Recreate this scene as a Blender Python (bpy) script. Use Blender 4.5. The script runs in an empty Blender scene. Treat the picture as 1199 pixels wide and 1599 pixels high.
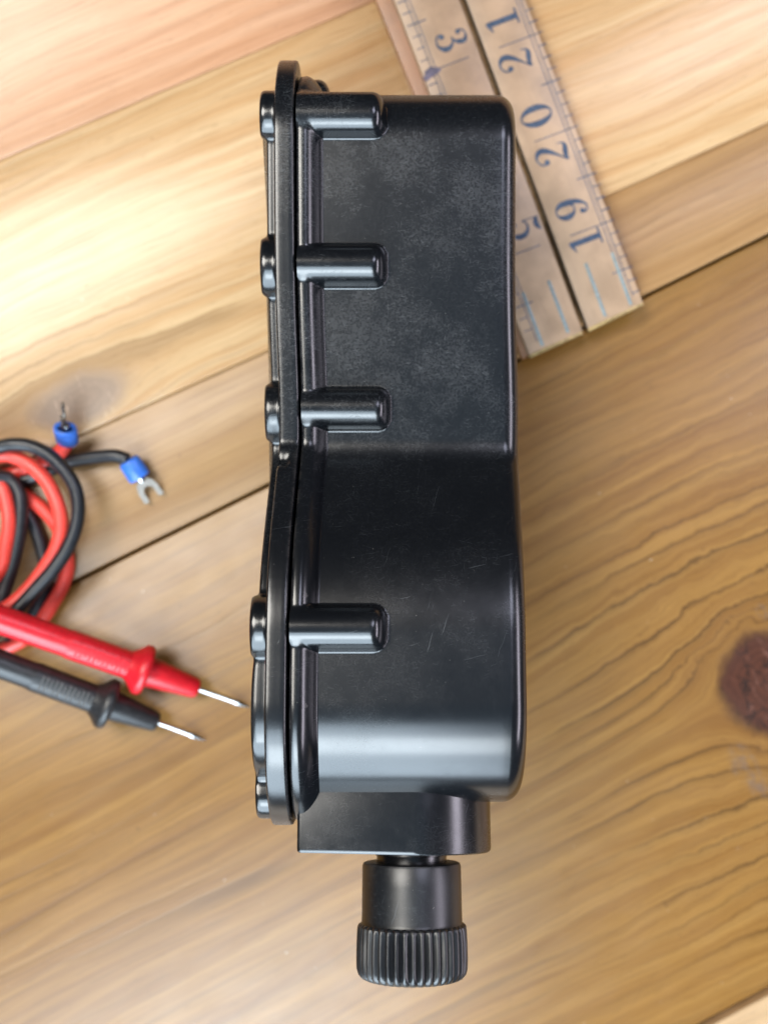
import bpy, math, random
import numpy as np
from mathutils import Vector, Matrix

random.seed(7)
sc = bpy.context.scene
COL = sc.collection
MM = 0.001
CAM_H, FPX = 300.0, 1808.0          # camera height above the table (mm), focal length in photo pixels

# ------------------------------------------------------------------ camera
cam = bpy.data.cameras.new('camera')
cam.sensor_fit = 'VERTICAL'
cam.sensor_height = 24.0
cam.lens = 24.0 * FPX / 1599.0
cam.clip_start = 0.005
cam.clip_end = 50
cam.dof.use_dof = True
cam.dof.focus_distance = 0.224
cam.dof.aperture_fstop = 7.6
camo = bpy.data.objects.new('camera', cam)
camo.location = (0, 0, CAM_H * MM)
COL.objects.link(camo)
sc.camera = camo

# ------------------------------------------------------------------ light
w = bpy.data.worlds.new('World')
sc.world = w
w.use_nodes = True
w.node_tree.nodes['Background'].inputs[0].default_value = (0.80, 0.88, 1.0, 1)
w.node_tree.nodes['Background'].inputs[1].default_value = 0.055

def area(name, loc, size, watts, colour, aim=(0, 0, 0.03)):
    l = bpy.data.lights.new(name, 'AREA')
    l.shape = 'RECTANGLE'
    l.size, l.size_y = size
    l.energy = watts
    l.color = colour
    o = bpy.data.objects.new(name, l)
    o.location = loc
    o.rotation_euler = (Vector(aim) - Vector(loc)).to_track_quat('-Z', 'Y').to_euler()
    COL.objects.link(o)
    return o
# daylight: two panes beyond the far edge of the table, one behind the photographer, one at the side, plus two added fill lamps, near and overhead
area('window_light_far_left', (-0.46, 0.32, 1.0), (0.50, 0.50), 13.0, (1.0, 0.96, 0.89))
area('window_light_far_right', (0.46, 0.46, 1.0), (0.34, 0.42), 3.6, (0.78, 0.80, 1.0))
area('window_light_near', (-0.29, -0.80, 1.27), (0.82, 2.25), 57.0, (0.70, 0.86, 1.0), (-0.29, 0, 1.27))
area('near_highlight_fill', (-0.06, -0.76, 0.86), (0.46, 0.36), 5.0, (0.86, 0.95, 1.0))  # added lamp: brightens the core of the boss highlights
area('window_light_side', (0.95, -0.10, 0.48), (1.0, 0.22), 7.0, (0.92, 0.86, 1.0))
area('overhead_fill', (0.0, -0.22, 2.3), (1.6, 1.35), 1.9, (0.45, 0.72, 1.0), (0, -0.22, 0))  # added lamp overhead: lifts the reflection on the case's flat flank

sc.view_settings.view_transform = 'Standard'
sc.view_settings.look = 'None'
sc.view_settings.exposure = 0.04
sc.view_settings.gamma = 1
sc.view_settings.use_curve_mapping = False
sc.render.engine = 'CYCLES'
sc.cycles.use_denoising = True
sc.cycles.max_bounces = 6

# ------------------------------------------------------------------ helpers
def P(px, py, z=0.0):
    """point (mm) at height z that the photograph shows at px,py"""
    k = (CAM_H - z) / FPX
    return np.array([(px - 599.5) * k, (799.5 - py) * k, z])

def thing(name, label, cat, loc=(0, 0, 0), group=None):
    o = bpy.data.objects.new(name, None)
    o.empty_display_size = 0.01
    o.location = Vector(loc) * MM
    COL.objects.link(o)
    o['label'] = label
    o['category'] = cat
    if group: o['group'] = group
    return o

def root_loc(o):
    v = Vector((0, 0, 0))
    while o is not None:
        v += o.location
        o = o.parent
    return v

def mesh(name, verts, faces, mat, parent=None, smooth=True, normals=None, angle=None):
    """verts in world millimetres"""
    off = root_loc(parent)
    m = bpy.data.meshes.new(name)
    v = np.asarray(verts, dtype=float) * MM - np.array(off)
    m.from_pydata([tuple(a) for a in v], [], [tuple(f) for f in faces])
    m.materials.append(mat)
    if smooth:
        m.polygons.foreach_set('use_smooth', [True] * len(m.polygons))
        if angle is not None:
            m.set_sharp_from_angle(angle=math.radians(angle))
    if normals is not None:
        m.normals_split_custom_set_from_vertices([tuple(n) for n in normals])
    m.update()
    o = bpy.data.objects.new(name, m)
    COL.objects.link(o)
    if parent is not None:
        o.parent = parent
    return o

# --- node helpers
class NT:
    def __init__(self, name):
        self.mat = bpy.data.materials.new(name)
        self.mat.use_nodes = True
        self.t = self.mat.node_tree
        self.b = self.t.nodes['Principled BSDF']
    def n(self, typ, **kw):
        nd = self.t.nodes.new(typ)
        for k, v in kw.items():
            setattr(nd, k, v)
        return nd
    def put(self, sock, v):
        if hasattr(v, 'is_output') or isinstance(v, bpy.types.NodeSocket):
            self.t.links.new(v, sock)
        else:
            sock.default_value = v
    def m(self, op, a, b=0.0, c=0.0, clamp=False):
        nd = self.n('ShaderNodeMath', operation=op, use_clamp=clamp)
        for i, v in enumerate((a, b, c)):
            self.put(nd.inputs[i], v)
        return nd.outputs[0]
    def add(self, a, b): return self.m('ADD', a, b)
    def sub(self, a, b): return self.m('SUBTRACT', a, b)
    def mul(self, a, b): return self.m('MULTIPLY', a, b)
    def comb(self, x, y, z=0.0):
        nd = self.n('ShaderNodeCombineXYZ')
        for i, v in enumerate((x, y, z)):
            self.put(nd.inputs[i], v)
        return nd.outputs[0]
    def coords(self):
        tc = self.n('ShaderNodeTexCoord')
        sp = self.n('ShaderNodeSeparateXYZ')
        vm = self.n('ShaderNodeVectorMath', operation='SCALE')
        vm.inputs['Scale'].default_value = 1000.0
        self.t.links.new(tc.outputs['Object'], vm.inputs[0])
        self.t.links.new(vm.outputs[0], sp.inputs[0])
        return vm.outputs[0], sp.outputs[0], sp.outputs[1], sp.outputs[2]
    def noise(self, vec, scale=1.0, detail=3.0, rough=0.5, dim='3D', dist=0.0):
        nd = self.n('ShaderNodeTexNoise', noise_dimensions=dim)
        self.put(nd.inputs['Vector'], vec)
        nd.inputs['Scale'].default_value = scale
        nd.inputs['Detail'].default_value = detail
        nd.inputs['Roughness'].default_value = rough
        nd.inputs['Distortion'].default_value = dist
        return nd.outputs['Fac']
    def step(self, v, lo, hi, a=0.0, b=1.0):
        nd = self.n('ShaderNodeMapRange', interpolation_type='SMOOTHSTEP')
        self.put(nd.inputs['Value'], v)
        nd.inputs['From Min'].default_value = lo
        nd.inputs['From Max'].default_value = hi
        nd.inputs['To Min'].default_value = a
        nd.inputs['To Max'].default_value = b
        return nd.outputs['Result']
    def mix(self, f, a, b):
        nd = self.n('ShaderNodeMix', data_type='RGBA')
        self.put(nd.inputs[0], f)
        self.put(nd.inputs[6], a if not isinstance(a, tuple) else (*a, 1))
        self.put(nd.inputs[7], b if not isinstance(b, tuple) else (*b, 1))
        return nd.outputs[2]
    def bump(self, h, dist, strength=1.0):
        nd = self.n('ShaderNodeBump')
        nd.inputs['Strength'].default_value = strength
        nd.inputs['Distance'].default_value = dist * MM
        self.put(nd.inputs['Height'], h)
        self.t.links.new(nd.outputs[0], self.b.inputs['Normal'])
    def set(self, **kw):
        names = dict(col='Base Color', rough='Roughness', metal='Metallic', ior='IOR', coat='Coat Weight',
                     coat_rough='Coat Roughness', spec='Specular IOR Level', trans='Transmission Weight')
        for k, v in kw.items():
            if isinstance(v, tuple) and len(v) == 3: v = (*v, 1)
            self.put(self.b.inputs[names[k]], v)
        return self.mat

# ------------------------------------------------------------------ materials
def mat_wood(name, base, dark, light, knots=(), seed=0.0, period=7.0, rough=0.36, line_amt=0.55, knot_col=(0.066, 0.021, 0.010), soft=.20, halo_amt=.3, scuffs=(), ring_amt=.6):
    t = NT(name)
    vec, x, y, z = t.coords()
    x = t.add(x, seed * 37.0)
    yy = y
    km = None
    for (kx, ky, R, el) in knots:
        dx = t.mul(t.sub(x, kx + seed * 37.0), 1.0 / el)
        dy = t.sub(y, ky)
        wob = t.noise(t.comb(t.mul(x, .10), t.mul(y, .10), 3.0), 1.0, 5, .62)
        r2 = t.add(t.mul(dx, dx), t.mul(dy, dy))
        r2 = t.mul(r2, t.add(0.35, t.mul(wob, 1.3)))
        ratio = t.m('DIVIDE', R * R, t.m('MAXIMUM', r2, R * R))
        yy = t.sub(yy, t.mul(dy, ratio))
        k = t.step(r2, (R * (1.0 + soft)) ** 2, (R * (1.0 - soft)) ** 2)
        halo = t.step(r2, (R * 2.4) ** 2, R * R)
        km = (k, halo, t.m('SQRT', r2), wob, t.step(r2, (R * 6.0) ** 2, (R * 1.5) ** 2))
    lowx = t.noise(t.comb(t.mul(x, .012), t.mul(yy, .045), seed), 1.0, 3)
    yw = t.add(yy, t.mul(t.sub(lowx, .5), 9.0))
    # growth rings cut lengthwise: uneven saw-tooth lines, softened by noise
    pn = t.noise(t.comb(t.mul(x, .002), t.mul(yw, .06), seed + 5), 1.0, 2)
    g = t.add(t.mul(yw, 1.0 / period), t.mul(pn, 3.4))
    saw = t.m('FRACT', g)
    line = t.mul(t.m('POWER', saw, 7.0), t.step(saw, 1.0, .95))
    lmask = t.step(t.noise(t.comb(t.mul(x, .014), t.mul(yw, .11), seed + 9), 1.0, 3), .36, .66)
    line = t.mul(line, t.m('MAXIMUM', t.add(.25, t.mul(lmask, .9)), km[4]) if km else t.add(.25, t.mul(lmask, .9)))
    band = t.noise(t.comb(t.mul(x, .005), t.mul(yw, .30), seed + 2), 1.0, 5, .62)
    fib = t.noise(t.comb(t.mul(x, .035), t.mul(yw, 1.7), seed + 3), 1.0, 4, .65)
    blot = t.noise(t.comb(t.mul(x, .03), t.mul(y, .05), seed + 7), 1.0, 4, .6)
    saw2 = t.m('FRACT', t.add(t.mul(g, 2.7), t.mul(fib, .35)))
    line2 = t.mul(t.mul(t.m('POWER', saw2, 3.0), t.step(saw2, 1.0, .85)), t.step(band, .62, .35))
    c = t.mix(t.step(band, .30, .72), dark, light)
    c = t.mix(t.mul(t.step(blot, .35, .7), .45), c, base)
    if km: line_amt_ = t.mul(line_amt, t.add(1.0, t.mul(km[4], 1.9)))
    else: line_amt_ = line_amt
    c = t.mix(t.mul(line, line_amt_), c, tuple(v * .45 for v in dark))
    c = t.mix(t.mul(line2, line_amt * .36), c, tuple(v * .62 for v in dark))
    c = t.mix(t.mul(t.step(fib, .45, .72), .36), c, tuple(v * .55 for v in dark))
    c = t.mix(t.mul(t.step(fib, .52, .25), .22), c, tuple(min(1, v * 1.30) for v in light))
    duct = t.noise(t.comb(t.mul(x, .16), t.mul(yw, 3.2), seed + 21), 1.0, 2, .5)
    c = t.mix(t.mul(t.step(duct, .64, .72), .5), c, tuple(v * .42 for v in dark))
    for a_, o_ in ((.5, 50), (-.7, 70)):
        ca, sa = math.cos(a_), math.sin(a_)
        u = t.add(t.mul(x, ca), t.mul(y, sa)); v = t.sub(t.mul(y, ca), t.mul(x, sa))
        s_ = t.noise(t.comb(t.mul(u, .06), t.mul(v, 2.2), o_ + seed), 1.0, 1, .4)
        c = t.mix(t.mul(t.step(s_, .77, .82), .35), c, tuple(v_ * .5 for v_ in dark))
    # small dents, dirt flecks
    fl = t.noise(t.comb(t.mul(x, .22), t.mul(y, .34), seed + 13), 1.0, 3, .7)
    c = t.mix(t.mul(t.step(fl, .69, .76), .55), c, tuple(v * .35 for v in dark))
    fl2 = t.noise(t.comb(t.mul(x, .5), t.mul(y, .7), seed + 17), 1.0, 2, .6)
    c = t.mix(t.mul(t.step(fl2, .745, .79), .5), c, (.75, .7, .62))
    if km:
        k, halo, r, wob, near = km
        c = t.mix(t.mul(halo, halo_amt), c, tuple((a + b) * .5 for a, b in zip(dark, knot_col)))
        rr = t.m('FRACT', t.add(t.mul(r, .55), t.mul(wob, 2.5)))
        kc = t.mix(t.mul(rr, ring_amt), knot_col, tuple(v * .45 for v in knot_col))
        kg = t.noise(t.comb(t.mul(x, .5), t.mul(y, .16), 1.0), 1.0, 4, .7)
        kc = t.mix(t.mul(t.step(kg, .56, .72), .55), kc, tuple(min(1, v * 2.6 + .05) for v in knot_col))
        if ring_amt > .4:
            cr = t.m('ABSOLUTE', t.sub(t.noise(t.comb(t.mul(x, .13), t.mul(y, .07), 4.0), 1.0, 4, .6), .5))
            kc = t.mix(t.mul(t.step(cr, .022, .006), .85), kc, (.012, .006, .004))
            rim_ = t.mul(t.step(r2, (R * .72) ** 2, (R * .98) ** 2), .6)
            kc = t.mix(rim_, kc, (.030, .010, .006))
        c = t.mix(k, c, kc)
    for (sx, sy, sr) in scuffs:
        ux = t.sub(x, sx + seed * 37.0); uy = t.sub(y, sy)
        q = t.add(t.mul(t.mul(ux, ux), 2.2), t.mul(uy, uy))
        sm = t.mul(t.step(q, (sr * 1.3) ** 2, (sr * .3) ** 2), t.step(t.noise(t.comb(t.mul(x, .35), t.mul(y, .22), 8.0), 1.0, 4, .7), .38, .62))
        c = t.mix(t.mul(sm, .75), c, (.12, .075, .048))
        c = t.mix(t.mul(sm, t.step(fl2, .55, .68)), c, (.17, .13, .09))
    h = t.add(t.mul(fib, .5), t.mul(fl, .6))
    t.bump(t.sub(h, t.mul(line, .8)), .05, .5)
    rg = t.add(rough - .06, t.mul(t.noise(t.comb(t.mul(x, .08), t.mul(y, .14), seed), 1.0, 4, .6), .14))
    return t.set(col=c, rough=rg)

def mat_bakelite(name, dust=1.0, rough=.225):
    t = NT(name)
    vec, x, y, z = t.coords()
    worn = t.step(y, -9.0, 6.0, .28, 1.0)          # thicker dust and scratches paint in the upper flank's brighter reflection
    big = t.noise(vec, .055, 4, .6)
    mid = t.noise(vec, .30, 4, .65)
    fine = t.noise(vec, 1.9, 5, .8)
    speck = t.noise(vec, 1.7, 2, .6)
    patch = t.step(t.add(t.mul(big, .85), t.mul(mid, .2)), .42, .66)
    d = t.mul(t.mul(t.step(fine, .40, .72), t.add(.30, t.mul(patch, .70))), worn)
    geo = t.n('ShaderNodeNewGeometry')
    edge = t.mul(t.step(geo.outputs['Pointiness'], .515, .58), t.step(mid, .35, .65))
    # hairline scratches: streaky noise at several headings
    scr = None
    for a, off, lo in ((.10, 0, .70), (.42, 40, .715), (-.26, 80, .71), (1.40, 120, .73), (-.85, 160, .725)):
        ca, sa = math.cos(a), math.sin(a)
        u = t.add(t.mul(x, ca), t.mul(y, sa))
        v = t.sub(t.mul(y, ca), t.mul(x, sa))
        v = t.add(v, t.mul(mid, .16))
        s = t.noise(t.comb(t.mul(u, .42), t.mul(v, 9.0), t.add(off, t.mul(z, .05))), 1.0, 1, .4)
        s = t.step(s, lo, lo + .06)
        scr = s if scr is None else t.m('MAXIMUM', scr, s)
    scr = t.mul(t.mul(scr, t.add(.15, t.mul(patch, .7))), worn)
    for a, off in ((.22, 300), (1.25, 340)):                 # a few long scratches
        ca, sa = math.cos(a), math.sin(a)
        u = t.add(t.mul(x, ca), t.mul(y, sa)); v = t.add(t.sub(t.mul(y, ca), t.mul(x, sa)), t.mul(mid, .9))
        s = t.noise(t.comb(t.mul(u, .13), t.mul(v, 5.0), t.add(off, t.mul(z, .02))), 1.0, 0, .4)
        scr = t.m('MAXIMUM', scr, t.mul(t.mul(t.step(s, .82, .90), .5), patch))
    pit = t.step(speck, .75, .79)
    c = t.mix(t.mul(d, .12 * dust), (.0025, .0030, .0040), (.105, .120, .135))
    c = t.mix(t.mul(scr, .20 * dust), c, (.28, .31, .33))
    c = t.mix(t.mul(edge, .45), c, (.085, .075, .070))
    c = t.mix(t.mul(pit, .34 * dust), c, (.38, .37, .33))
    r = t.add(rough, t.add(t.mul(d, .12), t.mul(scr, .2)))
    r = t.add(t.add(r, t.mul(patch, .04)), t.mul(edge, .12))
    t.bump(t.add(t.mul(fine, .35), t.sub(t.mul(mid, .3), t.mul(scr, .5))), .016, .5)
    return t.set(col=c, rough=r, ior=1.60)

def mat_plain(name, col, rough=.4, metal=0.0, var=.15, scale=.8, ior=1.5, bump=.02):
    t = NT(name)
    vec, x, y, z = t.coords()
    n1 = t.noise(vec, scale, 4, .6)
    c = t.mix(t.step(n1, .3, .7), tuple(v * (1 - var) for v in col), tuple(min(1, v * (1 + var)) for v in col))
    t.bump(t.noise(vec, scale * 2.5, 3), bump, .4)
    return t.set(col=c, rough=t.add(rough - .05, t.mul(n1, .1)), metal=metal, ior=ior)

def mat_ruler(name, base):
    t = NT(name)
    vec, x, y, z = t.coords()
    ca, sa = .935, .354
    u = t.add(t.mul(x, sa * -1), t.mul(y, ca))
    v = t.add(t.mul(x, ca), t.mul(y, sa))
    fib = t.noise(t.comb(t.mul(u, .06), t.mul(v, 1.3), t.mul(z, .5)), 1.0, 4, .6)
    bl = t.noise(vec, .12, 4, .55)
    sp = t.noise(vec, .9, 3, .6)
    c = t.mix(t.step(bl, .35, .65), tuple(v_ * .86 for v_ in base), tuple(min(1, v_ * 1.12) for v_ in base))
    c = t.mix(t.mul(t.step(fib, .5, .75), .22), c, tuple(v_ * .6 for v_ in base))
    c = t.mix(t.mul(t.step(sp, .68, .76), .45), c, (.20, .15, .12))
    t.bump(fib, .03, .4)
    return t.set(col=c, rough=t.add(.26, t.mul(bl, .18)))

def mat_ink(name):
    t = NT(name)
    vec, x, y, z = t.coords()
    n1 = t.noise(vec, 1.6, 4, .65)
    c = t.mix(t.step(n1, .42, .70), (.012, .030, .065), (.07, .10, .15))
    return t.set(col=c, rough=.5)

M = {}
M['bakelite'] = mat_bakelite('black_bakelite')
M['bakelite_boss'] = mat_bakelite('black_bakelite_polished', .7, .19)
M['bakelite_knob'] = mat_bakelite('black_bakelite_knob', 1.5, .34)
M['rubber_red'] = mat_plain('red_wire_plastic', (.72, .060, .042), .38, var=.12)
M['probe_red'] = mat_plain('red_probe_plastic', (.52, .010, .018), .33, var=.12)
M['rubber_black'] = mat_plain('black_wire_plastic', (.012, .013, .016), .36, var=.3)
M['probe_black'] = mat_plain('black_probe_plastic', (.016, .016, .017), .38, var=.3)
M['probe_print'] = mat_plain('worn_probe_ribs', (.060, .055, .050), .5, var=.3)
M['blue'] = mat_plain('blue_terminal_sleeve', (.035, .135, .50), .34, var=.15)
M['steel'] = mat_plain('bright_steel', (.50, .51, .52), .20, 1.0, var=.1)
M['tinned'] = mat_plain('tinned_copper', (.17, .15, .13), .34, 1.0, var=.2)
M['pin'] = mat_plain('tarnished_pin', (.24, .30, .30), .5, 1.0, var=.25, scale=1.5)
M['brass'] = mat_plain('dull_brass', (.42, .31, .14), .42, 1.0, var=.25)
M['ruler'] = mat_ruler('boxwood', (.35, .232, .142))
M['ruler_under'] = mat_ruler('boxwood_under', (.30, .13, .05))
M['gap_shade'] = mat_plain('painted_gap_shade', (.035, .020, .012), .7, var=.3)  # dark colour that paints in the shade between the legs
M['ink'] = mat_ink('ruler_ink')
M['stain'] = mat_plain('ink_stain', (.095, .080, .12), .5, var=.4, scale=.5)

# ------------------------------------------------------------------ tabletop
slab = mesh('tabletop', [(-420, -420, -22), (420, -420, -22), (420, 420, -22), (-420, 420, -22),
                         (-420, -420, -19), (420, -420, -19), (420, 420, -19), (-420, 420, -19)],
            [(3, 2, 1, 0), (4, 5, 6, 7), (0, 1, 5, 4), (1, 2, 6, 5), (2, 3, 7, 6), (3, 0, 4, 7)],
            mat_plain('under_frame', (.03, .02, .014), .8), smooth=False)
slab['kind'] = 'structure'
slab['label'] = 'pine tabletop of wide boards under everything'

def line_px(y0, slope, z):
    """seam through photo points (0,y0) with the given slope -> two points (mm) far left and right"""
    return P(-1100, y0 - slope * 1100, z), P(2300, y0 + slope * 2300, z)

def plank(name, up, lo, top, gap_up, gap_lo, mat, knot=None, bev=.5):
    """board between an upper and a lower seam (each a photo line y0, slope)"""
    a0, a1 = line_px(*up, top)
    b0, b1 = line_px(*lo, top)
    ang = .5 * (math.atan2(a1[1] - a0[1], a1[0] - a0[0]) + math.atan2(b1[1] - b0[1], b1[0] - b0[0]))
    ctr = (a0 + a1 + b0 + b1) / 4
    ctr[2] = top
    ca, sa = math.cos(-ang), math.sin(-ang)
    def loc(p, dy):
        q = p - ctr
        return np.array([q[0] * ca - q[1] * sa, q[0] * sa + q[1] * ca + dy])
    A0, A1, B0, B1 = loc(a0, -gap_up), loc(a1, -gap_up), loc(b0, gap_lo), loc(b1, gap_lo)
    N = 120
    prof = [(0, -18), (0, -bev), (bev * .3, -bev * .3), (bev, 0), (None, 0), (-bev, 0), (-bev * .3, -bev * .3), (0, -bev), (0, -18)]
    V, F = [], []
    rng = random.Random(hash(name) % 1000 + int(top * 10) + int(up[0]))
    wob = [0.0] * (N + 1)
    for i in range(1, N + 1):
        wob[i] = wob[i - 1] * .8 + rng.uniform(-.06, .06)
    for i in range(N + 1):
        f = i / N
        yb = B0 * (1 - f) + B1 * f
        ya = A0 * (1 - f) + A1 * f
        for j, (o, zz) in enumerate(prof):
            if j < 4: q = (yb[0], yb[1] + o + wob[i] * .5)
            elif j == 4: q = ((ya + yb) / 2)
            else: q = (ya[0], ya[1] + o + wob[i] * .5)
            V.append((q[0] + 0, q[1], zz))
    K = len(prof)
    for i in range(N):
        for j in range(K - 1):
            F.append((i * K + j, (i + 1) * K + j, (i + 1) * K + j + 1, i * K + j + 1))
    o = mesh('plank', V, F, mat, None, True, angle=50)
    o.parent = slab
    o.location = Vector(ctr) * MM
    o.rotation_euler = (0, 0, ang)
    if name: o['label'] = name
    return o, ang, ctr

def to_plank(px, py, ang, ctr):
    q = P(px, py, ctr[2]) - ctr
    ca, sa = math.cos(-ang), math.sin(-ang)
    return q[0] * ca - q[1] * sa, q[0] * sa + q[1] * ca

SEAM_T, SEAM_A, SEAM_1, SEAM_2, SEAM_3, SEAM_B = (-640, -.41), (250, -.426), (736, -.455), (967, -.5005), (2190, -.536), (3300, -.55)
def add_plank(label, up, lo, top, gu, gl, knotpx=None, **kw):
    a0, a1 = line_px(*up, top); b0, b1 = line_px(*lo, top)
    ang = .5 * (math.atan2(a1[1] - a0[1], a1[0] - a0[0]) + math.atan2(b1[1] - b0[1], b1[0] - b0[0]))
    ctr = (a0 + a1 + b0 + b1) / 4; ctr[2] = top
    knots = []
    if knotpx:
        kx, ky = to_plank(knotpx[0], knotpx[1], ang, ctr)
        knots = [(kx, ky, knotpx[2], knotpx[3])]
    sc_ = [(*to_plank(a[0], a[1], ang, ctr), a[2]) for a in kw.pop('scuff_px', ())]
    m = mat_wood('pine_' + label.split()[0], knots=knots, scuffs=sc_, **kw)
    return plank(label, up, lo, top, gu, gl, m)

RISE = 1.3
add_plank('orange tinged pale pine board at the far edge', SEAM_T, SEAM_A, RISE + .02, 0, .0,
          base=(.39, .20, .10), dark=(.35, .163, .074), light=(.44, .25, .14), seed=1, period=5.5, rough=.30, line_amt=.25)
add_plank('pale pine board raised above its neighbour', SEAM_A, SEAM_1, RISE, .0, .0, (125, 625, 6.0, 2.0),  # soft-edged greyish patch drawn through the knot pattern
          base=(.43, .265, .125), dark=(.39, .212, .085), light=(.485, .33, .175), seed=2, period=6.5, rough=.235, line_amt=.30,
          knot_col=(.28, .195, .135), soft=.40, halo_amt=.15, ring_amt=.22)
add_plank('narrow tan pine board beside the raised one', SEAM_1, SEAM_2, 0, .0, .45,
          base=(.275, .150, .055), dark=(.235, .120, .040), light=(.32, .185, .075), seed=3, period=8, rough=.34, line_amt=.35)
add_plank('wide honey brown board with a dark red knot', SEAM_2, SEAM_3, -.15, .35, .9, (1203, 1064, 13.3, 1.0),
          base=(.206, .098, .0195), dark=(.163, .071, .0125), light=(.250, .129, .031), seed=4, period=7.5, rough=.315, line_amt=.6, scuff_px=((1160, 1192, 5.0), (1185, 1225, 4.0), (1190, 955, 2.2)))
add_plank('light board at the near corner', SEAM_3, SEAM_B, -.3, .9, 0,
          base=(.42, .27, .14), dark=(.36, .22, .10), light=(.50, .34, .19), seed=5, period=8, rough=.36)

# ------------------------------------------------------------------ the black case
case = thing('instrument_case', 'black bakelite case standing on edge with screw bosses and knurled knob', 'case', (0, 15, 0))

def fillet_poly(vs, step=.3):
    """closed polygon [(y,z,r)] with rounded corners -> dense polyline"""
    n = len(vs)
    out = []
    for i in range(n):
        p0, p1, p2 = (np.array(vs[(i + k) % n][:2], float) for k in (-1, 0, 1))
        r = vs[i][2]
        a = (p0 - p1) / np.linalg.norm(p0 - p1)
        b = (p2 - p1) / np.linalg.norm(p2 - p1)
        ang = math.acos(max(-1, min(1, float(a @ b))))
        d = r / math.tan(ang / 2)
        t0, t1 = p1 + a * d, p1 + b * d
        bis = (a + b) / np.linalg.norm(a + b)
        c = p1 + bis * (r / math.sin(ang / 2))
        s0, s1 = t0 - c, t1 - c
        tot = math.pi - ang
        k = max(3, int(tot * r / step))
        sg = 1 if (s0[0] * s1[1] - s0[1] * s1[0]) > 0 else -1
        for j in range(k + 1):
            th = sg * tot * j / k
            out.append(c + np.array([s0[0] * math.cos(th) - s0[1] * math.sin(th), s0[0] * math.sin(th) + s0[1] * math.cos(th)]))
    out = np.array(out)
    q = np.vstack([out, out[:1]])
    seg = np.linalg.norm(np.diff(q, axis=0), axis=1)
    s = np.concatenate([[0], np.cumsum(seg)])
    N = int(s[-1] / step)
    t = np.linspace(0, s[-1], N, endpoint=False)
    return np.column_stack([np.interp(t, s, q[:, 0]), np.interp(t, s, q[:, 1])]), s[-1]

OUT = [(89.1, 63.2, 12), (12.6, 58.9, 7.5), (-13, 77.6, 40), (-59.3, 84.3, 20.5), (-59.3, 4.6, 20.5), (10, 8.5, 30), (89.1, 4.6, 12)]
ring, PERI = fillet_poly(OUT, .33)
NS = len(ring)
tan = np.roll(ring, -1, 0) - np.roll(ring, 1, 0)
tan /= np.linalg.norm(tan, axis=1)[:, None]
area2 = float(np.sum(ring[:, 0] * np.roll(ring[:, 1], -1) - np.roll(ring[:, 0], -1) * ring[:, 1]))
nrm = np.column_stack([tan[:, 1], -tan[:, 0]]) * (1 if area2 > 0 else -1)
# soften the normals a little so that offsets stay smooth
for _ in range(6):
    nrm = (np.roll(nrm, 1, 0) + nrm * 2 + np.roll(nrm, -1, 0)); nrm /= np.linalg.norm(nrm, axis=1)[:, None]
DS = PERI / NS
S = np.arange(NS) * DS

def s_at(y, z):
    return S[int(np.argmin((ring[:, 0] - y) ** 2 + (ring[:, 1] - z) ** 2))]
def sdist(s0):
    d = np.abs(S - s0)
    return np.minimum(d, PERI - d)
def smax(a, b, k):
    h = np.clip(.5 + .5 * (a - b) / k, 0, 1)
    return b + (a - b) * h + k * h * (1 - h)
def bow(y):
    return 0.85 * np.exp(-((y - 18.0) / 21.0) ** 2)

def grid_surface(cols, dfun):
    """cols: list of X; dfun(X index) -> offset array over s. returns verts (NS*m,3) and normals"""
    m = len(cols)
    V = np.zeros((NS, m, 3))
    for j, X in enumerate(cols):
        d = dfun(j)
        V[:, j, 1] = ring[:, 0] + nrm[:, 0] * d
        V[:, j, 2] = ring[:, 1] + nrm[:, 1] * d
        V[:, j, 0] = X + bow(ring[:, 0])
    return V

def grid_normals(V):
    du = np.roll(V, -1, 0) - np.roll(V, 1, 0)
    dv = np.gradient(V, axis=1)
    n = np.cross(du, dv)
    n /= np.maximum(np.linalg.norm(n, axis=2), 1e-9)[:, :, None]
    ref = np.zeros_like(V); ref[:, :, 1] = nrm[:, None, 0]; ref[:, :, 2] = nrm[:, None, 1]
    if np.sum(n * ref) < 0: n = -n
    return n

def emit(name, V, Nn, mask, mat, parent, flip, caps=(), use_normals=True):
    """build faces of the grid where mask (NS x m-1) is true"""
    m = V.shape[1]
    idx = -np.ones((NS, m), int)
    ii, jj = np.nonzero(mask)
    i2 = (ii + 1) % NS
    quads = np.stack([ii * m + jj, ii * m + jj + 1, i2 * m + jj + 1, i2 * m + jj], 1)
    A = V.reshape(-1, 3)[quads]
    gn = np.cross(A[:, 2] - A[:, 0], A[:, 3] - A[:, 1])
    if np.sum(gn * Nn.reshape(-1, 3)[quads[:, 0]]) < 0: quads = quads[:, ::-1]
    used = np.unique(quads)
    extra = []
    for (col, _) in caps:
        used = np.union1d(used, np.arange(NS) * m + col)
    remap = -np.ones(NS * m, int)
    remap[used] = np.arange(len(used))
    F = [tuple(f) for f in remap[quads]]
    for (col, rev) in caps:
        loop = [int(remap[i * m + col]) for i in range(NS)]
        F.append(tuple(loop[::-1] if rev else loop))
    o = mesh(name, V.reshape(-1, 3)[used], F, mat, parent, True, angle=None if use_normals else 40)
    me = o.data
    if use_normals:
        nn = Nn.reshape(-1, 3)[used]
        for k in range(len(caps)):
            me.polygons[len(F) - 1 - k].use_smooth = False
        me.normals_split_custom_set_from_vertices([tuple(a) for a in nn])
        for k in range(len(caps)):
            pass
    return o

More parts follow.
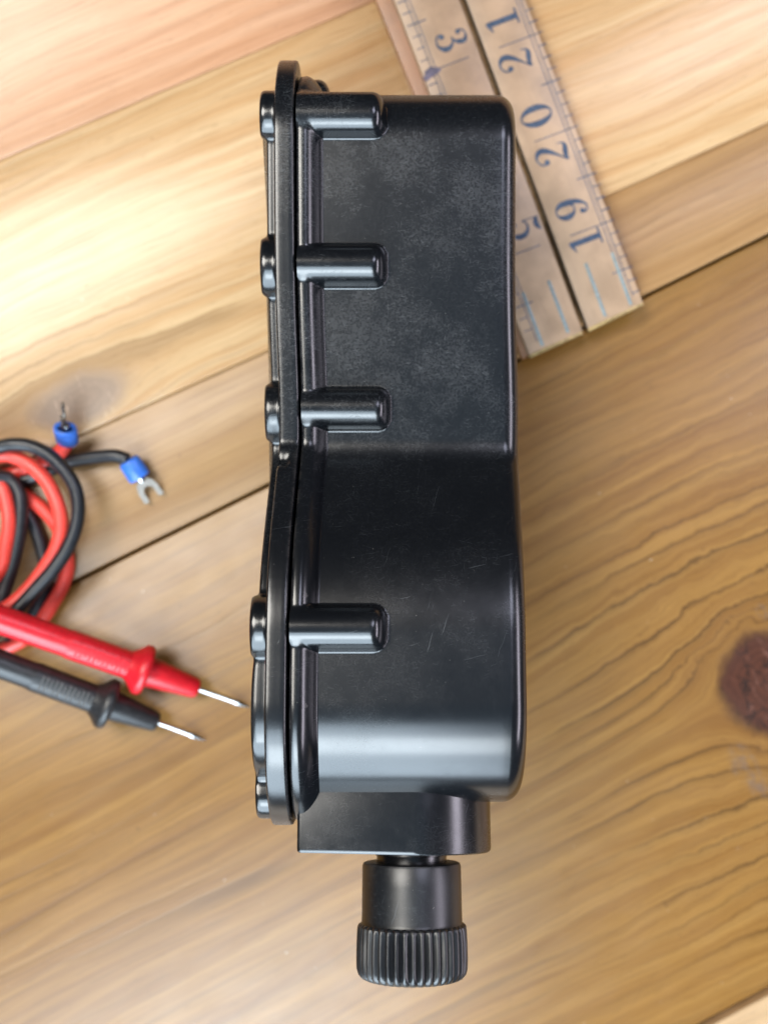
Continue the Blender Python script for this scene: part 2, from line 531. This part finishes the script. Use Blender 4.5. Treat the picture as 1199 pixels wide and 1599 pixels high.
# body wall profile: (X, base offset)
prof = [(-18.0, -.6), (-17.85, -.6), (-17.72, .2), (-17.70, 1.6), (-17.68, 3.1), (-17.52, 3.5), (-17.15, 3.65)]
prof += [(X, 3.7) for X in np.arange(-16.75, -16.3, .22)]
for t in np.linspace(0, 1, 18)[1:]:
    h = 3.7 * (1 - t ** 1.9)
    if t > .82: h = 3.7 * (1 - .82 ** 1.9) * ((1 - t) / .18) ** 1.5
    prof.append((-16.3 + 3.7 * t, h))
prof += [(X, 0.0) for X in np.arange(-12.4, 4.0, .3)]
prof += [(X, 0.0) for X in np.arange(4.5, 23.2, .85)]
RF = 3.6
prof += [(27.4 - RF + RF * math.sin(a), -RF + RF * math.cos(a)) for a in np.linspace(0.05, math.pi / 2, 12)]
prof += [(27.4, -RF - .4)]
pX = np.array([p[0] for p in prof]); pD = np.array([p[1] for p in prof])

top_boss = [s_at(81.5, 63.4), s_at(50.7, 61.2), s_at(21.3, 59.0), s_at(-22.0, 79.2)]
low_boss = [s_at(80, 4.7), s_at(50, 6.5), s_at(18, 8.2), s_at(-22, 6.8)]
end_boss = [s_at(89.1, 46), s_at(89.1, 22)]
BOSS = [(s, 0.3, 4.15) for s in top_boss + low_boss] + [(s, -11.5, 4.6) for s in end_boss]

def boss_d(X, xe, r, s0, h0=.9, re=3.0):
    """half-round boss standing a little proud of the wall, its end rounded like a capsule"""
    q = np.clip((X - (xe - re)) / re, 0, 3)
    end = (max(0, 1 - q ** 2.3)) ** (1 / 2.3) if q < 1 else 0.0
    wid = r * (max(0.0, 1 - (min(q, 1) * .93) ** 3)) ** (1 / 3)
    t = sdist(s0)
    tt = t * (r / max(wid, 1e-3))
    d = np.where(tt < r, (h0 + np.sqrt(np.maximum(r * r - tt * tt, 0))) * end, h0 * end - (tt - r) * 5.0)
    if q >= 1: d = np.minimum(d, 0) - (q - 1) * 4
    return np.clip(d, -6, None)

contrib = np.zeros((NS, len(prof)), int) - 1
D = np.zeros((NS, len(prof)))
for j, (X, d0) in enumerate(prof):
    d = np.full(NS, d0)
    if X > -17.71 and X < 6:
        for b, (s0, xe, r) in enumerate(BOSS):
            bd = boss_d(X, xe, r, s0)
            contrib[(bd > d + .12) & (bd > .25), j] = b
            d = smax(d, bd, 1.0)
    D[:, j] = np.where(d < d0, d0, d)
# thin moulded skirt under the wall edge
V = grid_surface(pX, lambda j: D[:, j])
Nn = grid_normals(V)
Fm = contrib[:, :-1]
body_mask = (Fm < 0)
body = emit('body', V, Nn, body_mask, M['bakelite'], case, False, caps=[(len(prof) - 1, False)])
for b in range(len(BOSS)):
    mk = (Fm == b)
    if mk.sum() > 10:
        emit('screw_boss', V, Nn, mk, M['bakelite_boss'], body, False)

# lid: flange plate and the raised front with its own bosses
lid_boss = [s_at(83.5, 62.5), s_at(50.7, 61.2), s_at(20.8, 59.0), s_at(-21.4, 79.0), s_at(-57.0, 66.0),
            s_at(80, 4.7), s_at(50, 6.5), s_at(18, 8.2), s_at(-22, 6.8), s_at(-57, 18)]
fl = np.full(NS, 4.5)
fl += 3.4 * np.exp(-(sdist(s_at(89.1, 48.5)) / 8.5) ** 2) + 3.4 * np.exp(-(sdist(s_at(89.1, 20)) / 8.5) ** 2)
rng = np.random.default_rng(3)
wv = np.convolve(rng.normal(0, 1, NS), np.ones(25) / 25, 'same') * .10
fl = fl + wv * .35
rim = -1.2 - 2.6 * np.clip((-44 - ring[:, 0]) / 12, 0, 1) ** 1.3
bmax = np.full(NS, -9.0)
lb_d = np.full(NS, -9.0)
lb_id = -np.ones(NS, int)
for b, s0 in enumerate(lid_boss):
    t = sdist(s0)
    bd = np.where(t < 6.0, -2.7 + np.sqrt(np.maximum(6.0 ** 2 - t * t, 0)), -2.7 - (t - 6.0) * 1.5)
    bmax = np.maximum(bmax, bd)
    lb_id[(bd > rim + .1)] = b
    rim = smax(rim, bd, 3.6)
lc = [(-17.75, 'i', 0), (-18.15, 'f', -.9), (-18.2, 'f', -.45), (-18.35, 'f', -.12), (-18.7, 'f', 0), (-19.5, 'f', 0), (-20.3, 'f', .02), (-21.1, 'f', .03),
      (-21.75, 'f', 0), (-22.05, 'f', -.10), (-22.2, 'f', -.40), (-22.22, 'f', -1.2),
      (-22.25, 'r', .25), (-22.45, 'r', .05), (-22.9, 'r', 0), (-23.5, 'r', 0), (-24.2, 'r', 0), (-24.8, 'r', -.06), (-25.15, 'r', -.25), (-25.38, 'r', -.6), (-25.45, 'r', -1.1), (-25.46, 'r', -2.0)]
chip = np.exp(-(sdist(s_at(8.0, 62)) / 1.5) ** 2)
def lidd(j):
    X, kind, o = lc[j]
    if kind == 'i': return np.full(NS, -.7)
    if kind == 'f':
        return np.maximum(fl + o - chip * (.9 if -22.1 < X < -20.0 else .15), rim * 0 + 1.0)
    return rim + o
LV = grid_surface([c[0] for c in lc], lidd)
LV[:, 9:13, 0] += (chip * .35)[:, None]
# between its bosses the cover is a little shallower, except around the big lobe
wb = np.clip((bmax + 4.2) / 4.6, 0, 1); wb = wb * wb * (3 - 2 * wb)
shal = 1.15 * (1 - wb) / (1 + np.exp(-(ring[:, 0] + 27) / 2.5))
for j, (X, kind, o) in enumerate(lc):
    if kind == 'r': LV[:, j, 0] += shal * min(1, max(0, (-22.5 - X) / 2.9))
LN = grid_normals(LV)
LN = LN if True else LN
m_all = np.ones((NS, len(lc) - 1), bool)
boss_cols = np.zeros(len(lc) - 1, bool); boss_cols[12:] = True
bm = (lb_id[:, None] >= 0) & boss_cols[None, :]
lid = emit('lid', LV, LN, m_all & ~bm, M['bakelite'], case, True, caps=[(len(lc) - 1, True)])
for b in range(len(lid_boss)):
    mk = (lb_id[:, None] == b) & boss_cols[None, :]
    emit('screw_boss', LV, LN, mk, M['bakelite_boss'], lid, True)

# cable gland block at the round end
PIV, TILT = -58.0, math.radians(12)
def tilted(v):
    """the gland and its knob point slightly upwards"""
    out = []
    for (x_, y_, z_) in v:
        dy, dz = y_ - PIV, z_ - AZ
        out.append((x_, PIV + dy * math.cos(TILT) + dz * math.sin(TILT), AZ - dy * math.sin(TILT) + dz * math.cos(TILT)))
    return out
AX, AZ, BR = 5.7, 57.3, 16.4
sec = [(-16.9, AZ + BR), (-16.9, AZ - BR)]
sec_pts = []
def arc(cx, cz, r, a0, a1, k):
    return [(cx + r * math.cos(a), cz + r * math.sin(a)) for a in np.linspace(a0, a1, k)]
sec_pts += arc(AX, AZ, BR, -math.pi / 2, math.pi / 2, 40)
sec_pts += arc(-16.2, AZ + BR - .7, .7, math.pi / 2, math.pi, 5)
sec_pts += arc(-16.2, AZ - BR + .7, .7, math.pi, 1.5 * math.pi, 5)
sec_pts = np.array(sec_pts)
cc = sec_pts.mean(0)
yr = [(-40, 0), (-52, 0), (-60, 0), (-69.3, 0), (-69.85, -.10), (-70.1, -.4)]
bv, bf = [], []
K = len(sec_pts)
for (yy, ins) in yr:
    for (x_, z_) in sec_pts:
        r = np.array([x_ - cc[0], z_ - cc[1]])
        q = r * (1 + ins / np.linalg.norm(r))
        tilt = -.022 * (x_ - cc[0]) if yy < -61 else 0
        bv.append((cc[0] + q[0], yy + tilt - .15, cc[1] + q[1]))
for i in range(len(yr) - 1):
    for k in range(K):
        k2 = (k + 1) % K
        bf.append((i * K + k, (i + 1) * K + k, (i + 1) * K + k2, i * K + k2))
bf.append(tuple(((len(yr) - 1) * K + k) for k in range(K))[::1])
blk = mesh('gland_block', tilted(bv), [f[::-1] for f in bf], M['bakelite'], case, True, angle=35)

def lathe_y(name, profile, seg, mat, parent, ax=AX, az=AZ, mod=None):
    """profile: list of (y, r); axis along Y through (ax, az)"""
    v, f = [], []
    for (y, r) in profile:
        for k in range(seg):
            a = 2 * math.pi * k / seg
            rr = r if mod is None else mod(y, r, a)
            v.append((ax + rr * math.cos(a), y, az + rr * math.sin(a)))
    n = len(profile)
    for i in range(n - 1):
        for k in range(seg):
            k2 = (k + 1) % seg
            f.append((i * seg + k, i * seg + k2, (i + 1) * seg + k2, (i + 1) * seg + k))
    f.append(tuple(range(seg))[::-1])
    f.append(tuple((n - 1) * seg + k for k in range(seg)))
    return mesh(name, tilted(v), f, mat, parent, True, angle=38)

lathe_y('neck', [(-64, 7.6), (-71.2, 7.6), (-71.3, 7.3), (-72, 7.2), (-75, 7.2)], 64, M['bakelite'], case)
knob = lathe_y('knob', [(-72.6, 8.4), (-72.7, 9.5), (-72.9, 9.95), (-73.4, 10.15), (-77, 10.2), (-82, 10.25), (-84.2, 10.3), (-84.8, 10.35), (-85.1, 10.6), (-85.2, 11.0)],
               96, M['bakelite_knob'], case)
NR = 40
def knurl(y, r, a):
    c = .5 + .5 * math.cos(a * NR)
    depth = .75 if -94.2 < y < -85.6 else .35
    return r - depth * (1 - c ** .6)
lathe_y('knurled_grip', [(-84.7, 10.4), (-84.95, 10.9), (-85.3, 11.1), (-86, 11.2), (-88.5, 11.3), (-91.5, 11.35), (-93.4, 11.3), (-94.4, 11.0), (-95.1, 10.4), (-95.5, 9.5), (-95.6, 8.5)],
        NR * 10, M['bakelite_knob'], knob, mod=knurl)

# ------------------------------------------------------------------ folding rule
RZ = RISE + 6.6                     # top face of the rule
rule = thing('folding_ruler', 'worn boxwood folding ruler with inch figures lying under the black case', 'ruler', P(860, 300, RISE))

def prism(name, quad, z0, z1, mat, parent, bev=.25, edge=None):
    """quad: 4 xy points (counter-clockwise) extruded z0..z1 with bevelled top"""
    q = np.array(quad)
    c = q.mean(0)
    def inset(d):
        out = []
        n = len(q)
        for i in range(n):
            a = q[i] - q[i - 1]; b = q[(i + 1) % n] - q[i]
            a /= np.linalg.norm(a); b /= np.linalg.norm(b)
            na, nb = np.array([-a[1], a[0]]), np.array([-b[1], b[0]])
            bis = na + nb
            out.append(q[i] + bis * d / (1 + na @ nb))
        return out
    v, f = [], []
    for d, zz in ((bev, z0), (0, z0 + bev), (0, z1 - bev), (bev * .3, z1 - bev * .3), (bev, z1)):
        v += [(p[0], p[1], zz) for p in inset(d)]
    n = len(q)
    for i in range(4):
        for k in range(n):
            k2 = (k + 1) % n
            f.append((i * n + k, i * n + k2, (i + 1) * n + k2, (i + 1) * n + k))
    f.append(tuple(4 * n + k for k in range(n)))
    f.append(tuple(range(n))[::-1])
    o = mesh(name, v, f, mat, parent, True, angle=30)
    if edge is not None:                # joint edge coloured dark to stand for the gap's shade
        o.data.materials.append(M['gap_shade'])
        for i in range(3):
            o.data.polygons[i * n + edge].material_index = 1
    return o

def pxy(px, py, z): return P(px, py, z)[:2]
def up(p, d, L): return (p[0] - d[0] * L, p[1] - d[1] * L)
L6 = 930
r_bl, r_br = (917.5, 513), (1003, 472)
r_tl, r_tr = up(r_bl, (.3465, .938), L6), up(r_br, (.3615, .9325), L6 - 10)
l_br, l_bl = (909, 517), (826, 554)
l_tr, l_tl = up(l_br, (.3475, .9377), L6), up(l_bl, (.3555, .9347), L6 - 10)
zc = RZ
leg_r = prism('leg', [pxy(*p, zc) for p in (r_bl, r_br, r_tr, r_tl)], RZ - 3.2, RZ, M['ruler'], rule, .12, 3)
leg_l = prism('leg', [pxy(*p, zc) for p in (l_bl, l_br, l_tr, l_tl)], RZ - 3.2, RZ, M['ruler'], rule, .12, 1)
zl = RZ - 3.35
prism('leg', [pxy(*p, zl) for p in ((815, 560), (905, 520), up((905, 520), (.352, .936), L6), up((815, 560), (.377, .926), L6))], RISE + .02, zl, M['ruler_under'], rule)
prism('leg', [pxy(*p, zl) for p in ((919, 512), (1000, 474), up((1000, 474), (.3615, .9325), L6 - 10), up((919, 512), (.350, .937), L6))], RISE + .02, zl, M['ruler_under'], rule)

# bright plates let into the knuckles and thin end caps
def bar_px(name, a, b, wpx, z0, z1, mat, parent):
    a, b = np.array(a, float), np.array(b, float)
    d = (b - a) / np.linalg.norm(b - a)
    n = np.array([-d[1], d[0]]) * wpx / 2
    pts = [a - n, b - n, b + n, a + n]
    q = [pxy(p[0], p[1], z1) for p in pts]
    ar = sum(q[i][0] * q[(i + 1) % 4][1] - q[(i + 1) % 4][0] * q[i][1] for i in range(4))
    if ar < 0: q = q[::-1]
    return prism(name, q, z0, z1, mat, parent, bev=.08)
for a, b, lg in (((914, 411), (945, 494), leg_r), ((955, 394), (985, 476), leg_r), ((856, 438), (887, 519), leg_l), ((816, 457), (847, 540), leg_l)):
    bar_px('hinge_plate', a, b, 5.2, RZ - 3, RZ + .08, M['pin'], lg)
bar_px('end_cap', (918.5, 515.5), (1003.5, 474), 4.5, RZ - 3.1, RZ - .12, M['brass'], leg_r)
bar_px('end_cap', (826.5, 556.5), (909, 519.5), 4.5, RZ - 3.1, RZ - .12, M['brass'], leg_l)

# printed marks: figures built from swelling strokes
def catmull(pts, k=10):
    p = np.array(pts, float)
    p = np.vstack([2 * p[0] - p[1], p, 2 * p[-1] - p[-2]])
    out = []
    for i in range(1, len(p) - 2):
        for j in range(k):
            t = j / k
            out.append(.5 * ((2 * p[i]) + (-p[i - 1] + p[i + 1]) * t + (2 * p[i - 1] - 5 * p[i] + 4 * p[i + 1] - p[i + 2]) * t * t + (-p[i - 1] + 3 * p[i] - 3 * p[i + 1] + p[i + 2]) * t ** 3))
    out.append(p[-2])
    return np.array(out)
GLYPH = {
    '1': ([[(.30, .04, .15), (.30, .5, .15), (.30, .96, .15)], [(.06, .025, .05), (.30, .025, .06), (.54, .025, .05)], [(.34, .975, .03), (.20, .89, .07), (.05, .83, .03)]], []),
    '2': ([[(.11, .70, .05), (.13, .86, .05), (.31, .965, .05), (.49, .89, .12), (.53, .72, .155), (.43, .52, .12), (.24, .29, .055), (.05, .08, .045)],
           [(.05, .05, .03), (.17, .105, .10), (.34, .075, .14), (.48, .045, .11), (.57, .10, .05), (.60, .25, .02)]], [(.165, .70, .085)]),
    '3': ([[(.10, .76, .05), (.14, .90, .05), (.29, .965, .05), (.46, .88, .12), (.46, .70, .13), (.36, .56, .06), (.24, .525, .035)],
           [(.24, .525, .035), (.42, .50, .06), (.54, .36, .13), (.54, .20, .15), (.42, .055, .08), (.26, .03, .05), (.11, .10, .05), (.08, .23, .05)]],
          [(.16, .755, .08), (.15, .235, .085)]),
    '5': ([[(.11, 1.0, .03), (.24, .90, .13), (.40, .91, .13), (.54, .985, .03)], [(.12, .98, .035), (.115, .75, .03), (.11, .50, .035)],
           [(.11, .50, .03), (.22, .61, .05), (.40, .60, .08), (.53, .46, .14), (.54, .25, .15), (.42, .06, .08), (.25, .025, .05), (.11, .09, .05), (.08, .21, .05)]],
          [(.15, .225, .085)]),
    '0': ([[(.33 + .235 * math.cos(a), .5 + .455 * math.sin(a), .045 + .125 * math.cos(a) ** 2) for a in np.linspace(0, 2 * math.pi, 25)]], []),
    '9': ([[(.31 + .205 * math.cos(a), .68 + .275 * math.sin(a), .04 + .115 * math.cos(a) ** 2) for a in np.linspace(0, 2 * math.pi, 23)],
           [(.515, .74, .13), (.52, .50, .135), (.44, .22, .11), (.30, .045, .055), (.14, .07, .05), (.085, .19, .05)]], [(.15, .205, .08)]),
}
def glyph_mesh(ch, origin, right, upv, h, z, parent):
    """origin = lower-left corner of the figure's box, right/upv unit vectors in mm space"""
    strokes, balls = GLYPH[ch]
    v, f = [], []
    zz = z
    def pt(x, y): return origin + right * x * h + upv * y * h
    for s in strokes:
        c = catmull(s, 8)
        base = len(v)
        for i in range(len(c)):
            a = c[min(i + 1, len(c) - 1)][:2] - c[max(i - 1, 0)][:2]
            a = a / (np.linalg.norm(a) + 1e-9)
            n = np.array([-a[1], a[0]]) * max(c[i][2] * 1.15, .028) / 2
            for sg in (1, -1):
                q = pt(*(c[i][:2] + n * sg))
                v.append((q[0], q[1], zz))
        for i in range(len(c) - 1):
            f.append((base + 2 * i, base + 2 * i + 1, base + 2 * i + 3, base + 2 * i + 2))
        zz += .008
    for (bx, by, br) in balls:
        base = len(v)
        for k in range(16):
            a = 2 * math.pi * k / 16
            q = pt(bx + br * math.cos(a), by + br * math.sin(a))
            v.append((q[0], q[1], zz))
        f.append(tuple(range(base, base + 16)))
        zz += .008
    return mesh('numeral', v, f, M['ink'], parent, False)

def unit_mm(a, b, z):
    d = pxy(*b, z) - pxy(*a, z)
    return d / np.linalg.norm(d)
# right leg: figures read upwards, tops towards the joint
r_along = unit_mm((924, 493), r_tl if False else up((924, 493), (.354, .935), 300), RZ)   # up the rule
r_across = np.array([r_along[1], -r_along[0]])                                            # towards the outer edge
pxmm = (CAM_H - RZ) / FPX
def fig(ch, cx, cy, along, topdir, h, leg):
    """figure centred on photo point cx,cy"""
    c = pxy(cx, cy, RZ)
    o = c - along * .33 * h - topdir * .5 * h
    return glyph_mesh(ch, o, along, topdir, h, RZ + .03, leg)
HR = 53 * pxmm
for ch, cx, cy in (('2', 804, 96), ('1', 782, 31), ('2', 861, 242), ('0', 837, 181), ('1', 912, 374), ('9', 891, 325)):
    fig(ch, cx, cy, r_along, -r_across, HR, leg_r)
HL = 50 * pxmm
for ch, cx, cy in (('3', 705, 62), ('5', 818, 356), ('4', 0, 0)):
    if ch in GLYPH:
        fig(ch, cx, cy, -r_along, r_across, HL * 1.02, leg_l)

def marks(leg, segs):
    """segs: (a_px, b_px, width_px) thin printed lines -> one mesh"""
    v, f = [], []
    for k, (a, b, wd) in enumerate(segs):
        a, b = np.array(a, float), np.array(b, float)
        d = (b - a) / np.linalg.norm(b - a)
        n = np.array([-d[1], d[0]]) * wd / 2
        z = RZ + .02 + (k % 3) * .005
        base = len(v)
        for p in (a - n, b - n, b + n, a + n):
            q = pxy(p[0], p[1], RZ)
            v.append((q[0], q[1], z))
        f.append((base, base + 3, base + 2, base + 1))
    return mesh('graduation_marks', v, f, M['ink'], leg, False)
ud = np.array([-.3535, -.9354]); ac = np.array([.9354, -.3535])       # photo directions: up the rule, across to the right
segs = []
g0 = np.array([917.5, 513.])                                         # joint side, lower corner of the right leg
def Rpt(u, a): return g0 + ud * u + ac * a + ac * (-.0075 * u * 0)
IN = 157.0
first = 151.0
for off in (77, 83):
    segs.append((Rpt(22, off + 1), Rpt(900, off - 1.5), 1.5))
for e in range(-7, 48):
    u = first + e * IN / 8 - 6
    if u < 20: continue
    if e % 8 == 0:
        segs.append((Rpt(u, 25), Rpt(u, 98), 1.7))
    elif e % 4 == 0:
        segs.append((Rpt(u, 66), Rpt(u, 99), 2.0))
    else:
        segs.append((Rpt(u, 84 + random.uniform(-.5, 1)), Rpt(u, 99 + random.uniform(-3, 1)), random.uniform(1.5, 2.3)))
marks(leg_r, segs)
segs = []
g0 = np.array([909., 517.])
for off in (-66, -72):
    segs.append((Rpt(10, off), Rpt(900, off - 6), 1.5))
for e in range(-7, 48):
    u = first + e * IN / 8 - 2
    if u < 12: continue
    if e % 8 == 0:
        segs.append((Rpt(u, -14), Rpt(u, -66), 1.7))
    elif e % 4 == 0:
        segs.append((Rpt(u, -56), Rpt(u, -88), 2.0))
    else:
        segs.append((Rpt(u, -72 - random.uniform(0, 1)), Rpt(u, -88 - random.uniform(-3, 1)), random.uniform(1.5, 2.3)))
marks(leg_l, segs)
# ink stain beside the 3
sv = []
for k in range(28):
    a = 2 * math.pi * k / 28
    rr = 1 + .18 * math.sin(3 * a + 1) + .10 * math.sin(7 * a)
    q = pxy(673 + rr * (13 * math.cos(a)), 114 + rr * (9 * math.sin(a) - 6 * math.cos(a)), RZ)
    sv.append((q[0], q[1], RZ + .045))
mesh('stain', sv, [tuple(range(28))[::-1]], M['stain'], leg_l, False)

# ------------------------------------------------------------------ test leads
def frame_from(d):
    d = d / np.linalg.norm(d)
    u = np.cross(d, (0, 0, 1.0)); u /= np.linalg.norm(u)
    return d, u, np.cross(u, d)

def lathe_dir(name, p0, d, profile, seg, mat, parent, squash=1.0, ang=40, mod=None):
    d, u, n = frame_from(np.array(d, float))
    v, f = [], []
    for (t, r) in profile:
        for k in range(seg):
            a = 2 * math.pi * k / seg
            rr = r if mod is None else mod(t, r, a)
            v.append(np.array(p0) + d * t + u * rr * math.cos(a) + n * rr * math.sin(a) * squash)
    m_ = len(profile)
    for i in range(m_ - 1):
        for k in range(seg):
            k2 = (k + 1) % seg
            f.append((i * seg + k, i * seg + k2, (i + 1) * seg + k2, (i + 1) * seg + k))
    f.append(tuple(range(seg))[::-1]); f.append(tuple((m_ - 1) * seg + k for k in range(seg)))
    f = [x[::-1] for x in f]
    return mesh(name, v, f, mat, parent, True, angle=ang)

def tube(name, pts, r, mat, parent, seg=16, sub=7):
    c = catmull(pts, sub)
    v, f = [], []
    prev = None
    for i in range(len(c)):
        a = c[min(i + 1, len(c) - 1)] - c[max(i - 1, 0)]
        a /= np.linalg.norm(a)
        u = np.cross(a, (0, 0, 1.0)) if prev is None else prev - a * (prev @ a)
        u /= np.linalg.norm(u); prev = u
        n = np.cross(a, u)
        for k in range(seg):
            t = 2 * math.pi * k / seg
            v.append(c[i] + u * r * math.cos(t) + n * r * math.sin(t))
    for i in range(len(c) - 1):
        for k in range(seg):
            k2 = (k + 1) % seg
            f.append((i * seg + k, (i + 1) * seg + k, (i + 1) * seg + k2, i * seg + k2))
    f.append(tuple(range(seg))); f.append(tuple((len(c) - 1) * seg + k for k in range(seg))[::-1])
    return mesh(name, v, f, mat, parent, True)

def probe(root, tip, guard, mp, mprint, gz):
    """tip and guard: photo points; the probe rests on its tip and its finger guard"""
    T0 = P(*tip, .6)
    G0 = P(*guard, gz)
    d = (G0 - T0); L = np.linalg.norm(d); d /= L
    nose0 = L * .485
    lathe_dir('needle', T0, d, [(0, .06), (1.6, .42), (3.2, .72), (4.4, .78), (4.8, .60), (nose0 + 1, .62)], 20, M['steel'], root)
    lathe_dir('nose', T0, d, [(nose0, 1.3), (nose0 + .15, 2.0), (nose0 + .6, 2.45), (nose0 + 1.2, 2.65), (L - 3, 3.7), (L - .6, 3.9)], 32, mp, root)
    gd = lathe_dir('finger_guard', T0, d, [(L - .9, 3.6), (L - 1.4, 5.0), (L - 1.45, 5.9), (L - 1.1, 6.3), (L - .3, 6.45), (L + .6, 6.3), (L + 1.4, 5.5), (L + 2.4, 4.5), (L + 3.6, 3.7)], 48, mp, root)
    HLN = 62
    hd = lathe_dir('handle', T0, d, [(L + .5, 3.55), (L + 3, 3.65), (L + 18.6, 3.75), (L + 19, 3.7), (L + 19.6, 3.45), (L + 30, 3.5), (L + HLN - 14, 3.45), (L + HLN - 4, 2.8), (L + HLN, 2.3)], 40, mp, root,
                   mod=lambda t, r, a: r * (1 - .05 * max(0, math.cos(4 * a))) if t < L + 19.2 else r)
    dd, u, n = frame_from(d)
    # raised ribs on the upper face of the grip
    for k in range(12):
        t = L + 4.2 + k * 1.15
        c = T0 + d * t + n * 3.45
        wv_ = 1.9 if k % 3 else 1.5
        vv = []
        for (a, b, h) in ((-.32, -wv_, 0), (.32, -wv_, 0), (.32, wv_, 0), (-.32, wv_, 0), (-.2, -wv_ + .15, .42), (.2, -wv_ + .15, .42), (.2, wv_ - .15, .42), (-.2, wv_ - .15, .42)):
            vv.append(c + d * a + u * b + n * (h - .15 - .12 * (abs(b) > 1)))
        mesh('grip_rib', vv, [(4, 7, 6, 5), (0, 4, 5, 1), (1, 5, 6, 2), (2, 6, 7, 3), (3, 7, 4, 0)], mprint, hd, False)
    return T0 + d * (L + HLN - 1), d

def fork(root, base, d, sleeve_r, mat_sleeve, roll=0.0):
    d, u, n = frame_from(np.array(d, float))
    b = np.array(base, float)
    term = lathe_dir('terminal_sleeve', b, d, [(0, sleeve_r * .72), (.25, sleeve_r * .92), (.6, sleeve_r), (4.8, sleeve_r * 1.04), (5.4, sleeve_r), (5.6, sleeve_r * .8), (5.2, sleeve_r * .62), (3.5, sleeve_r * .6)], 28, mat_sleeve, root, squash=.78)
    lathe_dir('barrel', b, d, [(3.4, 1.1), (6.4, 1.15), (6.8, .85)], 20, M['steel'], term, squash=.7)
    u, n = u * math.cos(roll) + n * math.sin(roll), n * math.cos(roll) - u * math.sin(roll)
    # flat two-pronged fork, 0.7 mm thick
    o = [(6.0, -1.1), (7.4, -2.6), (9.2, -3.2), (12.6, -3.3), (12.9, -2.6), (12.6, -1.75), (9.6, -1.65), (8.7, -.9), (8.4, 0), (8.7, .9), (9.6, 1.65), (12.6, 1.75), (12.9, 2.6), (12.6, 3.3), (9.2, 3.2), (7.4, 2.6), (6.0, 1.1)]
    o = [(6.0 + (t - 6.0) * .88, s * .85) for t, s in o]
    v = [b + d * t + u * s + n * .3 for t, s in o] + [b + d * t + u * s - n * .3 for t, s in o]
    k = len(o)
    f = [tuple(range(k)), tuple(range(2 * k - 1, k - 1, -1))] + [(i, i + k, (i + 1) % k + k, (i + 1) % k) for i in range(k)]
    mesh('fork', v, f, M['tinned'], term, False)

red = thing('red_test_lead', 'coiled red test lead with red probe and blue fork terminal', 'test lead', P(60, 900, 0))
blk_l = thing('black_test_lead', 'coiled black test lead with black probe and blue fork terminal', 'test lead', P(40, 930, 0))

e1, d1 = probe(red, (392, 1104.5), (222, 1045), M['probe_red'], M['probe_red'], 8.6)
e2, d2 = probe(blk_l, (322, 1156), (166, 1098), M['probe_black'], M['probe_print'], 8.6)

def path(pts): return [P(*p) for p in pts]
WR = 1.9
RT = (106, 690, 5.5)
red_path = path([RT, (95, 705, 3.5), (75, 720, 2.2), (25, 738, 2.2), (-40, 765, 2.2), (-110, 810, 2.2), (-140, 880, 2.2), (-95, 940, 4), (-40, 925, 6), (0, 892, 7), (10, 852, 7.5), (15, 815, 7.5),
                 (10, 780, 7), (-2, 752, 6.5), (-45, 715, 6.5), (-105, 725, 6.5), (-155, 790, 6.5), (-155, 880, 6.5), (-100, 960, 7), (-45, 972, 7.5), (0, 955, 8), (25, 939, 8), (50, 914, 8), (75, 880, 8.2),
                 (90, 852, 8.6), (96, 820, 9), (91, 788, 9), (75, 754, 8.5), (50, 728, 8), (25, 714, 8), (0, 711, 8), (-60, 730, 7), (-95, 770, 3), (-60, 785, 2.2), (-20, 765, 2.2), (10, 761, 2.2),
                 (45, 778, 2.2), (75, 802, 2.2), (95, 832, 2.2), (106, 877, 2.2), (100, 910, 2.2), (84, 940, 2.2), (62, 972, 2.2), (25, 1005, 2.2), (-60, 1030, 2.2), (-180, 1010, 2.5), (-260, 950, 8)])
red_path += [e1 - d1 * -9, e1 - d1 * .5]
tube('wire', red_path, WR, M['rubber_red'], red)
blk_path = path([(200, 718, 4.6), (180, 712, 4.4), (150, 714, 3.4), (112, 721, 2.2), (80, 733, 2.0), (50, 746, 2.0), (30, 754, 2.0), (0, 778, 2.0), (-60, 805, 2.2), (-130, 860, 2.2), (-135, 950, 2.5), (-65, 985, 3), (-22, 968, 5), (0, 941, 6),
                 (10, 915, 6), (22, 877, 6.2), (32, 827, 6.4), (34, 790, 6.4), (29, 765, 6.2), (15, 748, 6.2), (0, 745, 7), (-60, 745, 10.5), (-130, 805, 10.5), (-150, 900, 10.5), (-95, 990, 11), (-45, 1000, 11.5),
                 (0, 979, 12), (25, 955, 12), (55, 922, 12), (82, 892, 12), (104, 860, 12), (117, 830, 12), (123, 797, 12), (119, 765, 12), (104, 738, 12), (80, 713, 12), (52, 698, 12), (25, 694, 12), (0, 698, 11.5),
                 (-60, 720, 10.5), (-105, 775, 6), (-60, 785, 6.2), (-10, 770, 3), (25, 773, 2.0), (45, 805, 2.0), (60, 838, 2.0), (70, 877, 2.0), (72, 910, 2.0), (62, 940, 2.0), (45, 972, 2.0), (10, 1012, 2.0), (-60, 1075, 2.0), (-200, 1070, 2.2), (-290, 1010, 8)])
blk_path += [e2 - d2 * -9, e2 - d2 * .5]
tube('wire', blk_path, WR * .92, M['rubber_black'], blk_l)
b0 = P(201, 719, 4.6)
fork(blk_l, b0 - .2 * np.array([.5, -.8, 0]), P(237, 772, 2.6) - P(203, 722, 5.0), 2.85, M['blue'])
r0 = P(*RT)
fork(red, r0, np.array([.10, .60, .79]), 2.9, M['blue'], 1.35)
